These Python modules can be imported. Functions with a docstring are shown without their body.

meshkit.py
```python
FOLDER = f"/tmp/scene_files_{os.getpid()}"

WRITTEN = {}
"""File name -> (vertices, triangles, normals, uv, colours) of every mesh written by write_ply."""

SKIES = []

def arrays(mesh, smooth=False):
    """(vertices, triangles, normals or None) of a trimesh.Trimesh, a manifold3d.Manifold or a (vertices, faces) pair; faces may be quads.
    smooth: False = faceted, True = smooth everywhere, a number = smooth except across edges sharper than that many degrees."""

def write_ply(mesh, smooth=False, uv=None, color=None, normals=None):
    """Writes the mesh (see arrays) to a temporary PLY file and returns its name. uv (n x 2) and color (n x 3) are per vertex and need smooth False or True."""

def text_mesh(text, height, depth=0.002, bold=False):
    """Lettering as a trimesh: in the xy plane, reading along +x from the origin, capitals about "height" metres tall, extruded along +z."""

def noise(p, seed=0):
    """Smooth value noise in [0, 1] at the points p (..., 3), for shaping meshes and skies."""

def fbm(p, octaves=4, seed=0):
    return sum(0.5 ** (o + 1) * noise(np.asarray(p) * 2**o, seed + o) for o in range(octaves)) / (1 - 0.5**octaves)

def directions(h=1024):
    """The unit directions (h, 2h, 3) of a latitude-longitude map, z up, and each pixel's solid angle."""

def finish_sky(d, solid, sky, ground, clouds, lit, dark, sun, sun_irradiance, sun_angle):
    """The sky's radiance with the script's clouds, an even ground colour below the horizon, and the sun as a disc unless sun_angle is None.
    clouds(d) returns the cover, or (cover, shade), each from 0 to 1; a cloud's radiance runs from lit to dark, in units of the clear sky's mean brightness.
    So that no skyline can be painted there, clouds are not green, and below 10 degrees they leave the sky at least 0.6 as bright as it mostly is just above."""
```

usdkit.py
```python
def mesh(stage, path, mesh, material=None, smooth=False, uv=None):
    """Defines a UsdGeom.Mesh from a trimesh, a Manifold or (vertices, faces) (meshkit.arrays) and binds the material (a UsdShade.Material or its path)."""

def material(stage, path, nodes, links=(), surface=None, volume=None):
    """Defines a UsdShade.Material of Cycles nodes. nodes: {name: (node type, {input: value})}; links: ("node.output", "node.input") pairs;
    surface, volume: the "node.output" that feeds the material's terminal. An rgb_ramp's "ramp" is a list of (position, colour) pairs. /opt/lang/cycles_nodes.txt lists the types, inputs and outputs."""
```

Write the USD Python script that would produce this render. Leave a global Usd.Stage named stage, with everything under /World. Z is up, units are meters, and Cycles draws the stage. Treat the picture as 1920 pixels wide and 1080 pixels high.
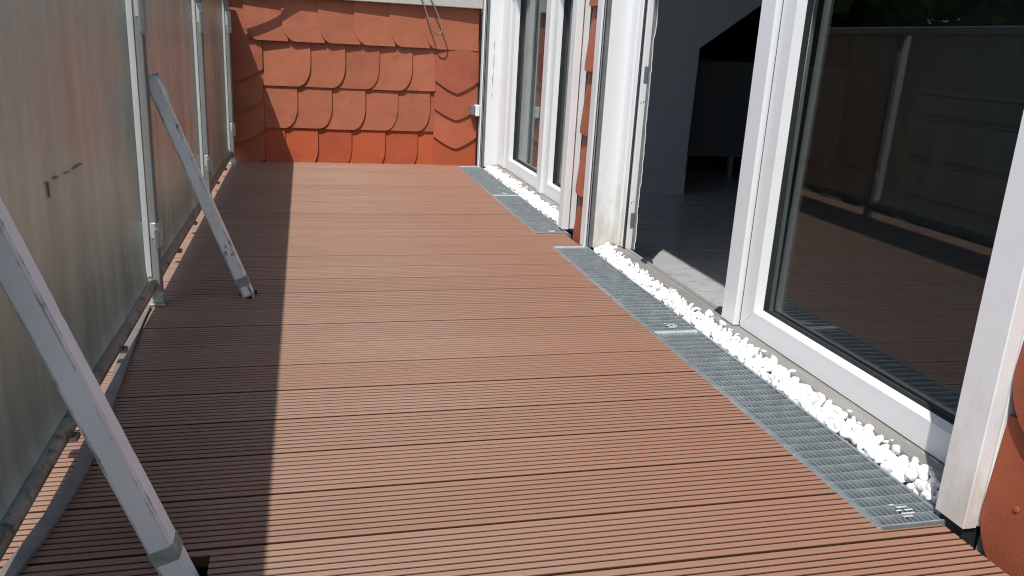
import math, random
import numpy as np
import trimesh, manifold3d as mf
from shapely.geometry import Polygon, box as sbox
import usdkit, meshkit
from pxr import Usd, UsdGeom, UsdLux, UsdShade, Gf, Sdf

random.seed(7)
RNG = np.random.default_rng(7)
stage = Usd.Stage.CreateInMemory()
UsdGeom.SetStageUpAxis(stage, UsdGeom.Tokens.z)
UsdGeom.SetStageMetersPerUnit(stage, 1.0)
WORLD = UsdGeom.Xform.Define(stage, '/World')
UsdGeom.Scope.Define(stage, '/World/Looks')
stage.SetDefaultPrim(WORLD.GetPrim())

# ------------------------------------------------------------------ camera
CAM_H, YAW, PITCH, ROLL = 0.762, 0.25233, 0.28656, 0.0537
f = np.array([math.sin(YAW) * math.cos(PITCH), math.cos(YAW) * math.cos(PITCH), -math.sin(PITCH)])
r0 = np.array([math.cos(YAW), -math.sin(YAW), 0.0])
u0 = np.cross(r0, f)
r1 = math.cos(ROLL) * r0 + math.sin(ROLL) * u0
u1 = -math.sin(ROLL) * r0 + math.cos(ROLL) * u0
cam = UsdGeom.Camera.Define(stage, '/World/camera')
cam.AddTransformOp().Set(Gf.Matrix4d(*[*r1, 0, *u1, 0, *(-f), 0, 0, 0, CAM_H, 1]))
cam.CreateHorizontalApertureAttr(36.0)
cam.CreateVerticalApertureAttr(36.0 * 9 / 16)
cam.CreateFocalLengthAttr(36.0 * 1551.6 / 1920)
cam.CreateClippingRangeAttr(Gf.Vec2f(0.02, 500))
cam.CreateExposureAttr(0.17)

# ------------------------------------------------------------------ sky and sun
TRAVEL = np.array([0.147, 0.211, -0.420])
TRAVEL /= np.linalg.norm(TRAVEL)
TO_SUN = -TRAVEL
SUN_EL = math.asin(TO_SUN[2])
SUN_ROT = math.atan2(TO_SUN[0], TO_SUN[1])
SKY_STRENGTH, SUN_INTENSITY = 0.15, 0.97
sky_mat = usdkit.material(stage, '/World/Looks/sky', {
    's': ('sky_texture', {'sky_type': 'single_scattering', 'sun_disc': False, 'sun_elevation': SUN_EL, 'sun_rotation': SUN_ROT,
                          'altitude': 200.0, 'air_density': 1.0, 'aerosol_density': 1.5, 'ozone_density': 1.0}),
    'b': ('background_shader', {'strength': SKY_STRENGTH})}, [('s.color', 'b.color')], surface='b.background')
dome = UsdLux.DomeLight.Define(stage, '/World/sky')
UsdShade.MaterialBindingAPI.Apply(dome.GetPrim()).Bind(sky_mat)
dome.GetPrim().SetCustomDataByKey('kind', 'structure')
sun = UsdLux.DistantLight.Define(stage, '/World/sun')
sun.CreateNormalizeAttr(True)
sun.CreateIntensityAttr(SUN_INTENSITY)
sun.CreateAngleAttr(0.5)
sun.CreateColorAttr(Gf.Vec3f(1.0, 0.975, 0.94))
zax = TO_SUN
xax = np.cross([0, 0, 1.0], zax); xax /= np.linalg.norm(xax)
yax = np.cross(zax, xax)
sun.AddTransformOp().Set(Gf.Matrix4d(*[*xax, 0, *yax, 0, *zax, 0, 0, 0, 10, 1]))

# ------------------------------------------------------------------ helpers
_names = {}
def numbered(parent, name):
    k = (parent, name)
    n = _names.get(k, 0)
    _names[k] = n + 1
    return name if n == 0 else f'{name}_{n:03d}'

def ppath(parent):
    if parent is None:
        return '/World'
    if hasattr(parent, 'GetPrim'):
        parent = parent.GetPrim()
    return str(parent.GetPath())

def tag(o, label=None, cat=None, group=None, kind=None):
    p = o.GetPrim()
    for k, v in (('label', label), ('category', cat), ('group', group), ('kind', kind)):
        if v:
            p.SetCustomDataByKey(k, v)
    return o

def obj(name, mesh, mat, parent=None, smooth=False, label=None, kind=None):
    base = ppath(parent)
    o = usdkit.mesh(stage, base + '/' + numbered(base, name), mesh, mat, smooth=smooth)
    return tag(o, label=label, kind=kind)

def thing(name, label, cat, loc=(0, 0, 0), group=None, kind=None):
    x = UsdGeom.Xform.Define(stage, '/World/' + numbered('/World', name))
    x.AddTranslateOp().Set(Gf.Vec3d(*map(float, loc)))
    return tag(x, label, cat, group, kind)

def bb(x0, x1, y0, y1, z0, z1, c=0.0015):
    """box with chamfered edges"""
    lo, hi = np.array([x0, y0, z0], float), np.array([x1, y1, z1], float)
    c = min(c, 0.3 * (hi - lo).min())
    if c <= 0:
        return trimesh.creation.box(bounds=[lo, hi])
    pts = []
    for s in np.ndindex(2, 2, 2):
        p = np.where(np.array(s) == 1, hi, lo)
        d = np.where(np.array(s) == 1, -1, 1) * c
        for k in range(3):
            q = p + d
            q[k] = p[k]
            pts.append(q)
    return trimesh.convex.convex_hull(np.array(pts))

def cat(*ms):
    return trimesh.util.concatenate(list(ms))

def hull(pts):
    return trimesh.convex.convex_hull(np.asarray(pts, float))

def extr(poly, axis, a, b):
    """extrude a shapely polygon given in the two other axes along axis from a to b. x: (y,z); y: (x,z); z: (x,y)"""
    m = trimesh.creation.extrude_polygon(poly, b - a, engine='earcut')
    v = np.array(m.vertices)
    if axis == 'x':
        w = np.stack([v[:, 2] + a, v[:, 0], v[:, 1]], 1)
    elif axis == 'y':
        w = np.stack([v[:, 0], v[:, 2] + a, v[:, 1]], 1)
    else:
        w = np.stack([v[:, 0], v[:, 1], v[:, 2] + a], 1)
    m = trimesh.Trimesh(w, m.faces, process=False)
    if m.volume < 0:
        m.invert()
    return m

def tube(points, r, n=10, closed_ends=True):
    p = np.asarray(points, float)
    t = np.gradient(p, axis=0)
    t /= np.linalg.norm(t, axis=1, keepdims=True)
    ref = np.array([0.31, 0.77, 0.55])
    rings = []
    for q, d in zip(p, t):
        a = np.cross(d, ref); a /= np.linalg.norm(a)
        b = np.cross(d, a)
        ang = np.linspace(0, 2 * np.pi, n, endpoint=False)
        rings.append(q + r * (np.cos(ang)[:, None] * a + np.sin(ang)[:, None] * b))
    v = np.concatenate(rings + [p[:1], p[-1:]])
    fs = []
    for i in range(len(p) - 1):
        for j in range(n):
            k = (j + 1) % n
            fs += [[i * n + j, i * n + k, (i + 1) * n + k], [i * n + j, (i + 1) * n + k, (i + 1) * n + j]]
    e0, e1, L = len(p) * n, len(p) * n + 1, (len(p) - 1) * n
    for j in range(n):
        k = (j + 1) % n
        fs += [[e0, k, j], [e1, L + j, L + k]]
    m = trimesh.Trimesh(v, fs, process=False)
    if m.volume < 0:
        m.invert()
    return m

def curve(ctrl, n=60):
    from scipy.interpolate import make_interp_spline
    c = np.asarray(ctrl, float)
    t = np.concatenate([[0], np.cumsum(np.linalg.norm(np.diff(c, axis=0), axis=1))])
    return make_interp_spline(t, c, k=min(3, len(c) - 1))(np.linspace(0, t[-1], n))

def to_man(m):
    return mf.Manifold(mf.Mesh(np.asarray(m.vertices, np.float32), np.asarray(m.faces, np.uint32)))

def to_tri(m):
    k = m.to_mesh()
    return trimesh.Trimesh(k.vert_properties[:, :3], k.tri_verts, process=False)

# ------------------------------------------------------------------ materials
def M(name, nodes, links, surface='p.BSDF', volume=None):
    return usdkit.material(stage, '/World/Looks/' + name, nodes, links, surface=surface, volume=volume)

def surf(name, col, rough=0.5, var=0.12, scale=6.0, stretch=(1, 1, 1), col2=None, bump=0.0, bscale=200.0, spec=0.5, metal=0.0, rnd=0.0,
         dirt_glint=None, dirt_glint_scale=9.0, dirt_glint_at=(0.55, 0.75), coat=0.0):
    """principled surface: two noise scales vary the colour, optional blotches of grime or painted glint, optional fine bump, optional shift per object"""
    col = np.array(col, float)
    c2 = np.array(col2, float) if col2 is not None else col * (1 - 2 * var)
    n = {'g': ('texture_coordinate', {}), 'map': ('mapping', {'scale': stretch}),
         'n1': ('noise_texture', {'scale': scale, 'detail': 6.0, 'roughness': 0.6}),
         'r1': ('rgb_ramp', {'ramp': [(0.25, tuple(c2)), (0.75, tuple(np.minimum(col * (1 + var * 0.5), 1)))]}),
         'p': ('principled_bsdf', {'roughness': rough, 'specular_ior_level': spec, 'metallic': metal, 'coat_weight': coat})}
    l = [('g.object', 'map.vector'), ('map.vector', 'n1.vector'), ('n1.fac', 'r1.fac')]
    out = 'r1.color'
    if rnd:
        n['oi'] = ('object_info', {})
        n['mr'] = ('map_range', {'from_min': 0.0, 'from_max': 1.0, 'to_min': 1 - rnd, 'to_max': 1 + rnd})
        n['hv'] = ('hsv', {})
        l += [('oi.random', 'mr.value'), ('mr.result', 'hv.value'), (out, 'hv.color')]
        out = 'hv.color'
    if dirt_glint is not None:
        n['n2'] = ('noise_texture', {'scale': dirt_glint_scale, 'detail': 8.0, 'roughness': 0.65})
        n['m2'] = ('map_range', {'range_type': 'smoothstep', 'from_min': dirt_glint_at[0], 'from_max': dirt_glint_at[1], 'to_min': 0.0, 'to_max': 1.0})
        n['mx'] = ('mix_color', {'b': dirt_glint})
        l += [('map.vector', 'n2.vector'), ('n2.fac', 'm2.value'), ('m2.result', 'mx.fac'), (out, 'mx.a')]
        out = 'mx.result'
    l.append((out, 'p.base_color'))
    if bump:
        n['n3'] = ('noise_texture', {'scale': bscale, 'detail': 4.0})
        n['b'] = ('bump', {'strength': bump, 'distance': 0.002})
        l += [('map.vector', 'n3.vector'), ('n3.fac', 'b.height'), ('b.normal', 'p.normal')]
    return M(name, n, l)

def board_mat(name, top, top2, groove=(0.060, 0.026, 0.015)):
    """brushed composite: worn pale ribs, unbrushed grooves and edges with shade painted into their dark colour, streaks along the grain"""
    return M(name, {
        'g': ('geometry', {}), 'xyz': ('separate_xyz', {}), 'oi': ('object_info', {}),
        'off': ('vector_math', {'math_type': 'multiply_add', 'vector2': (1, 1, 1)}),
        'm1': ('mapping', {'scale': (1.1, 3.2, 3.2)}), 'm2': ('mapping', {'scale': (9.0, 240.0, 60.0)}), 'm3': ('mapping', {'scale': (1.0, 1.6, 1.0)}),
        'n1': ('noise_texture', {'scale': 2.2, 'detail': 6.0, 'roughness': 0.62}), 'n2': ('noise_texture', {'scale': 1.0, 'detail': 4.0, 'roughness': 0.7}),
        'n3': ('noise_texture', {'scale': 2.4, 'detail': 7.0, 'roughness': 0.66}),
        'r1': ('rgb_ramp', {'ramp': [(0.28, top2), (0.72, top)]}),
        'r2': ('map_range', {'from_min': 0.3, 'from_max': 0.7, 'to_min': 0.90, 'to_max': 1.08}),
        'mr': ('map_range', {'from_min': 0.0, 'from_max': 1.0, 'to_min': 0.965, 'to_max': 1.03}),
        'k': ('math', {'math_type': 'multiply'}), 'hv': ('hsv', {}),
        'd3': ('map_range', {'range_type': 'smoothstep', 'from_min': 0.60, 'from_max': 0.80, 'to_min': 0.0, 'to_max': 0.5}),
        'mxd': ('mix_color', {'b': (0.46, 0.33, 0.26)}),
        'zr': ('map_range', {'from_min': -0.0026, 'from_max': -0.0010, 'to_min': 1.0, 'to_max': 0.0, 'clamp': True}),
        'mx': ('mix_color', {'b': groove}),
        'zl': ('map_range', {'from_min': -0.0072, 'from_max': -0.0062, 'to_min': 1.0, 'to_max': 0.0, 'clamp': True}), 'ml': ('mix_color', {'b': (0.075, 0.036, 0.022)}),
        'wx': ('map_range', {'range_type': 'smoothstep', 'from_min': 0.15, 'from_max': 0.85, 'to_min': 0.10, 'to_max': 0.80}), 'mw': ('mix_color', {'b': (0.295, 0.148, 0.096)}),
        'nb': ('noise_texture', {'scale': 420.0, 'detail': 3.0}), 'bp': ('bump', {'strength': 0.4, 'distance': 0.0008}),
        'p': ('principled_bsdf', {'roughness': 0.62, 'specular_ior_level': 0.3})},
        [('g.position', 'xyz.vector'), ('g.position', 'off.vector1'), ('oi.random', 'off.vector3'), ('off.vector', 'm1.vector'), ('off.vector', 'm2.vector'), ('g.position', 'm3.vector'),
         ('m1.vector', 'n1.vector'), ('m2.vector', 'n2.vector'), ('m3.vector', 'n3.vector'), ('n1.fac', 'r1.fac'), ('n2.fac', 'r2.value'), ('oi.random', 'mr.value'),
         ('r2.result', 'k.value1'), ('mr.result', 'k.value2'), ('k.value', 'hv.value'), ('r1.color', 'hv.color'), ('n3.fac', 'd3.value'), ('d3.result', 'mxd.fac'), ('hv.color', 'mxd.a'),
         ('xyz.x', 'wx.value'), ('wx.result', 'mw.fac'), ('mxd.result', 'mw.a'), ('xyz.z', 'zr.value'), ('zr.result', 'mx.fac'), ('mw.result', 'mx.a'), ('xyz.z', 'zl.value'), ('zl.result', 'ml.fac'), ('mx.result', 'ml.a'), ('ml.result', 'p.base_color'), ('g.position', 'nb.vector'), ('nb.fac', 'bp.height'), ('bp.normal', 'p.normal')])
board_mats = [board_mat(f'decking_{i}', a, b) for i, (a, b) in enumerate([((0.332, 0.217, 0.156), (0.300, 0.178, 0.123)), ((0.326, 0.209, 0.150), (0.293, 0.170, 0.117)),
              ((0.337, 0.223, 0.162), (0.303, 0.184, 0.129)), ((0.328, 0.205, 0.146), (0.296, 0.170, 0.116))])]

def tile_mat(name, col, col2, rough=0.62):
    return surf(name, col, rough, scale=9.0, col2=col2, bump=0.5, bscale=260.0, spec=0.35, rnd=0.10, dirt_glint=tuple(np.array(col) * 0.55 + 0.015), dirt_glint_scale=8.0, dirt_glint_at=(0.52, 0.80))
tile_weathered = tile_mat('tile_weathered', (0.39, 0.125, 0.062), (0.33, 0.102, 0.052))
tile_red = tile_mat('tile_red', (0.38, 0.100, 0.048), (0.33, 0.085, 0.041))
tile_bright = tile_mat('tile_bright', (0.41, 0.084, 0.031), (0.37, 0.076, 0.028))
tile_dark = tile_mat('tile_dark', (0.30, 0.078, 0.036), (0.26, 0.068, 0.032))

pvc = surf('white_plastic', (0.77, 0.78, 0.77), 0.32, var=0.03, scale=3.0, dirt_glint=(0.62, 0.58, 0.50), dirt_glint_scale=5.0, dirt_glint_at=(0.58, 0.85), bump=0.05, bscale=90)
# stained lower ends of the frames: grime that climbs from the sill
pvc_dirty = M('stained_plastic', {
    'g': ('geometry', {}), 'xyz': ('separate_xyz', {}), 'map': ('mapping', {'scale': (9.0, 9.0, 4.0)}),
    'n': ('noise_texture', {'scale': 2.5, 'detail': 8.0, 'roughness': 0.65}),
    'h': ('map_range', {'from_min': 0.0, 'from_max': 0.40, 'to_min': 0.46, 'to_max': 0.0, 'clamp': True}),
    'a': ('math', {'math_type': 'add'}),
    'm': ('map_range', {'range_type': 'smoothstep', 'from_min': 0.60, 'from_max': 1.12, 'to_min': 0.0, 'to_max': 0.65}),
    'mx': ('mix_color', {'a': (0.77, 0.78, 0.77), 'b': (0.45, 0.38, 0.28)}),
    'p': ('principled_bsdf', {'roughness': 0.36})},
    [('g.position', 'xyz.vector'), ('g.position', 'map.vector'), ('map.vector', 'n.vector'), ('xyz.z', 'h.value'), ('h.result', 'a.value1'), ('n.fac', 'a.value2'),
     ('a.value', 'm.value'), ('m.result', 'mx.fac'), ('mx.result', 'p.base_color')])
alu = surf('grey_aluminium', (0.55, 0.56, 0.56), 0.38, var=0.06, scale=8, metal=0.6)
slot_dark = surf('rubber_black', (0.022, 0.023, 0.024), 0.55, var=0.2, scale=20)
slot_grey = surf('channel_grey', (0.16, 0.165, 0.165), 0.5, var=0.15, scale=12)

def chipped(name, col, chip=(0.17, 0.17, 0.165), amount=0.5):
    return M(name, {
        'g': ('texture_coordinate', {}), 'ge': ('geometry', {}), 'bv': ('bevel', {'samples': 8, 'radius': 0.011}),
        'dt': ('vector_math', {'math_type': 'dot_product'}),
        'e': ('map_range', {'from_min': 0.85, 'from_max': 0.995, 'to_min': 0.29, 'to_max': 0.0, 'clamp': True}),
        'map': ('mapping', {'scale': (1, 1, 0.55)}),
        'n': ('noise_texture', {'scale': 34.0, 'detail': 3.0, 'roughness': 0.55}),
        'n2': ('noise_texture', {'scale': 7.0, 'detail': 2.0}),
        'a': ('math', {'math_type': 'add'}), 'a2': ('math', {'math_type': 'multiply_add', 'value2': 0.35}),
        'm': ('map_range', {'from_min': 0.855, 'from_max': 0.87, 'to_min': 0.0, 'to_max': 1.0, 'clamp': True}),
        'n3': ('noise_texture', {'scale': 14.0, 'detail': 5.0}),
        'r': ('rgb_ramp', {'ramp': [(0.3, tuple(np.array(col) * 0.86)), (0.7, col)]}),
        'mx': ('mix_color', {'b': chip}),
        'bp': ('bump', {'strength': 0.6, 'distance': 0.0008, 'invert': True}),
        'p': ('principled_bsdf', {'roughness': 0.42})},
        [('bv.bevel', 'dt.vector1'), ('ge.normal', 'dt.vector2'), ('dt.value', 'e.value'), ('g.object', 'map.vector'), ('map.vector', 'n.vector'), ('map.vector', 'n2.vector'),
         ('n2.fac', 'a2.value1'), ('n.fac', 'a2.value3'), ('a2.value', 'a.value1'), ('e.result', 'a.value2'), ('a.value', 'm.value'), ('map.vector', 'n3.vector'),
         ('n3.fac', 'r.fac'), ('r.color', 'mx.a'), ('m.result', 'mx.fac'), ('mx.result', 'p.base_color'), ('m.result', 'bp.height'), ('bp.normal', 'p.normal')])
brace_paint = chipped('chipped_white_paint', (0.86, 0.87, 0.845))

panel_metal = M('galvanised_sheet', {
    'g': ('geometry', {}), 'map': ('mapping', {'scale': (1.0, 7.0, 0.40)}), 'map2': ('mapping', {'scale': (1.0, 5.0, 1.2)}), 'xyz': ('separate_xyz', {}),
    'n': ('noise_texture', {'scale': 1.6, 'detail': 6.0, 'roughness': 0.6}), 'n2': ('noise_texture', {'scale': 4.0, 'detail': 5.0}), 'n4': ('noise_texture', {'scale': 900.0, 'detail': 2.0}),
    'r': ('rgb_ramp', {'ramp': [(0.30, (0.35, 0.43, 0.365)), (0.50, (0.425, 0.52, 0.445)), (0.70, (0.52, 0.62, 0.535))]}),
    'rr': ('map_range', {'from_min': 0.3, 'from_max': 0.7, 'to_min': 0.27, 'to_max': 0.40}),
    'b': ('bump', {'strength': 0.10, 'distance': 0.0006}),
    'p': ('principled_bsdf', {'metallic': 0.5, 'specular_ior_level': 0.5})},
    [('g.position', 'map.vector'), ('g.position', 'map2.vector'), ('map.vector', 'n.vector'), ('map2.vector', 'n2.vector'), ('n.fac', 'r.fac'), ('r.color', 'p.base_color'),
     ('n2.fac', 'rr.value'), ('rr.result', 'p.roughness'), ('g.position', 'n4.vector'), ('n4.fac', 'b.height'), ('b.normal', 'p.normal')])
post_metal = surf('galvanised_post', (0.50, 0.50, 0.475), 0.36, var=0.1, scale=14, stretch=(1, 1, 0.3), metal=0.25, bump=0.1, bscale=120)
post_grey = surf('dull_post', (0.26, 0.26, 0.245), 0.42, var=0.12, scale=14, stretch=(1, 1, 0.3), metal=0.3)
rail_metal = surf('weathered_rail', (0.40, 0.385, 0.33), 0.45, scale=9, col2=(0.17, 0.16, 0.12), metal=0.45, dirt_glint=(0.085, 0.085, 0.05), dirt_glint_scale=26.0, dirt_glint_at=(0.50, 0.66), bump=0.5, bscale=70)
moss_metal = surf('flaking_sleeve', (0.40, 0.42, 0.37), 0.6, scale=40, col2=(0.16, 0.18, 0.13), bump=0.8, bscale=90)
strip_metal = surf('edging_strip', (0.21, 0.185, 0.16), 0.6, scale=16, col2=(0.13, 0.115, 0.10), bump=0.2)
zinc = surf('zinc_grating', (0.44, 0.48, 0.485), 0.34, scale=26, col2=(0.28, 0.32, 0.33), metal=0.5, dirt_glint=(0.62, 0.68, 0.70), dirt_glint_scale=60, dirt_glint_at=(0.62, 0.7))  # pale specks: glints painted into the zinc colour
zinc_tray = surf('zinc_tray', (0.25, 0.295, 0.305), 0.4, scale=9, col2=(0.12, 0.15, 0.16), metal=0.4)
zinc_light = surf('zinc_plate', (0.75, 0.80, 0.80), 0.4, scale=30, metal=0.3)
sill_mat = surf('sill_stone', (0.30, 0.285, 0.26), 0.6, scale=14, col2=(0.20, 0.19, 0.175), stretch=(1, 0.3, 1), dirt_glint=(0.52, 0.50, 0.46), dirt_glint_scale=24, dirt_glint_at=(0.60, 0.72), bump=0.3, bscale=90)
membrane = surf('roof_membrane', (0.030, 0.033, 0.036), 0.8, var=0.2, scale=30, bump=0.6, bscale=120)
concrete = surf('grey_render', (0.24, 0.24, 0.23), 0.85, scale=30, col2=(0.13, 0.13, 0.13), bump=0.8, bscale=120)
fascia_mat = surf('fascia_sheet', (0.50, 0.485, 0.44), 0.5, scale=5, var=0.06)
pebble_mats = [surf(f'white_pebble_{i}', c, 0.6, scale=35, var=0.04, bump=0.3, bscale=140) for i, c in enumerate([(0.83, 0.83, 0.815), (0.79, 0.785, 0.765), (0.86, 0.855, 0.84)])]
cable_mat = surf('cable_sheath', (0.22, 0.175, 0.13), 0.5, scale=20)
hose_mat = surf('hose_grey', (0.25, 0.25, 0.25), 0.5)
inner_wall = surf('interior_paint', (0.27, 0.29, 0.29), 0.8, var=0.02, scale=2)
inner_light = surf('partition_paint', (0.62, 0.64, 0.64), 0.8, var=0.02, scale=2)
inner_dark = surf('interior_dark', (0.030, 0.031, 0.033), 0.8, var=0.05, scale=2)  # near-black; on the far walls the unlit depth is put into the colour
cab_grey = surf('cabinet_front', (0.20, 0.20, 0.20), 0.55, var=0.04, scale=3)
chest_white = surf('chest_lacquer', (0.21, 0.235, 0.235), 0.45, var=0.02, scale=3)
marble = M('marble_floor', {
    'g': ('geometry', {}), 'oi': ('object_info', {}), 'map': ('mapping', {'rotation': (0, 0, 0.6), 'scale': (1.0, 2.6, 1.0)}),
    'off': ('vector_math', {'math_type': 'multiply_add', 'vector2': (1, 1, 1)}),
    'n': ('noise_texture', {'scale': 2.2, 'detail': 9.0, 'roughness': 0.6, 'distortion': 1.2}),
    'v': ('rgb_ramp', {'ramp': [(0.30, (0.50, 0.51, 0.50)), (0.475, (0.47, 0.48, 0.475)), (0.50, (0.33, 0.33, 0.325)), (0.525, (0.47, 0.48, 0.475)), (0.8, (0.53, 0.54, 0.53))]}),
    'p': ('principled_bsdf', {'roughness': 0.22})},
    [('g.position', 'off.vector1'), ('oi.random', 'off.vector3'), ('off.vector', 'map.vector'), ('map.vector', 'n.vector'), ('n.fac', 'v.fac'), ('v.color', 'p.base_color')])
# window glass: reflects by Schlick's law of the angle of incidence, lets the rest straight through
glass = M('window_glass', {
    'ge': ('geometry', {}), 'd': ('vector_math', {'math_type': 'dot_product'}), 'ab': ('math', {'math_type': 'absolute'}),
    'om': ('math', {'math_type': 'subtract', 'value1': 1.0, 'use_clamp': True}), 'pw': ('math', {'math_type': 'power', 'value2': 5.0}),
    'ma': ('math', {'math_type': 'multiply_add', 'value2': 0.93, 'value3': 0.062}),
    't': ('transparent_bsdf', {'color': (0.66, 0.70, 0.69)}), 'gl': ('glossy_bsdf', {'color': (0.92, 0.94, 0.93), 'roughness': 0.0}), 'mx': ('mix_closure', {})},
    [('ge.incoming', 'd.vector1'), ('ge.normal', 'd.vector2'), ('d.value', 'ab.value1'), ('ab.value', 'om.value2'), ('om.value', 'pw.value1'), ('pw.value', 'ma.value1'),
     ('ma.value', 'mx.fac'), ('t.BSDF', 'mx.closure1'), ('gl.BSDF', 'mx.closure2')], surface='mx.closure')
bark = surf('bark', (0.10, 0.075, 0.055), 0.9, scale=8)
leaf = M('leaf', {'oi': ('geometry', {}), 'r': ('rgb_ramp', {'ramp': [(0.0, (0.035, 0.075, 0.018)), (1.0, (0.075, 0.13, 0.035))]}),
                  'd': ('diffuse_bsdf', {}), 't': ('translucent_bsdf', {}), 'm': ('mix_closure', {'fac': 0.35})},
         [('oi.random_per_island', 'r.fac'), ('r.color', 'd.color'), ('r.color', 't.color'), ('d.BSDF', 'm.closure1'), ('t.BSDF', 'm.closure2')], surface='m.closure')
grass = surf('lawn', (0.06, 0.09, 0.03), 0.9, scale=0.8)

# ------------------------------------------------------------------ ground far below, terrace slab
gm = trimesh.Trimesh([[-300, -300, -5.2], [300, -300, -5.2], [300, 300, -5.2], [-300, 300, -5.2]], [[0, 1, 2], [0, 2, 3]], process=False)
obj('ground', gm, grass, kind='structure')
slab = obj('terrace_slab', bb(-0.70, 1.215, -1.4, 5.40, -0.40, -0.105, 0), membrane, kind='structure')

# ------------------------------------------------------------------ deck of grooved boards
PITCH_B, GAP = 0.148, 0.0078
SEAM0 = 2.352
deck = thing('deck', None, None, kind='structure')

def board_profile():
    w = PITCH_B - GAP
    n = 9
    s = w / n
    g, dep, ch = 0.0051, 0.0052, 0.0007
    p = [(0.0, -0.0078), (-GAP * 0.62, -0.0078), (-GAP * 0.62, -0.021), (w + GAP * 0.30, -0.021), (w + GAP * 0.30, -0.0100), (w, -0.0100), (w, -ch), (w - ch, 0)]
    for i in range(n - 1, 0, -1):
        c = i * s
        p += [(c + g / 2 + ch, 0), (c + g / 2, -ch), (c + g / 2 - 0.0004, -dep), (c - g / 2 + 0.0004, -dep), (c - g / 2, -ch), (c - g / 2 - ch, 0)]
    p += [(ch, 0), (0, -ch)]
    return Polygon(p)
PROF = board_profile()
# zones kept free of boards: gratings with pebbles and sill, the space by the far wall, sockets of the braces
CUTS = [bb(0.945, 1.5, 1.043, 3.056, -1, 1, 0), bb(0.940, 1.5, 3.280, 5.172, -1, 1, 0), bb(1.064, 1.5, -2, 6, -1, 1, 0),
        bb(-0.206, -0.150, 1.085, 1.152, -1, 1, 0), bb(-0.20, -0.150, 2.478, 2.535, -1, 1, 0)]
CUTM = [to_man(c) for c in CUTS]
for k in range(-21, 21):
    y0 = SEAM0 + k * PITCH_B
    if y0 > 5.235:
        continue
    prof = PROF
    jx, jz = random.uniform(-0.004, 0.004), random.uniform(-0.0006, 0.0006)
    m = extr(prof, 'x', -0.56 + jx, 1.075 + jx)
    m.apply_translation([0, y0 + GAP / 2, jz])
    b = m.bounds
    mm = None
    for c, cb in zip(CUTM, CUTS):
        if (b[0] < cb.bounds[1]).all() and (cb.bounds[0] < b[1]).all():
            mm = (mm or to_man(m)) - c
    if y0 + PITCH_B > 5.245:
        mm = (mm or to_man(m)) - to_man(bb(-2, 2, 5.245, 6, -1, 1, 0))
    if mm is not None:
        m = to_tri(mm)
    obj('board', m, board_mats[random.randrange(4)], deck)

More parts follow.
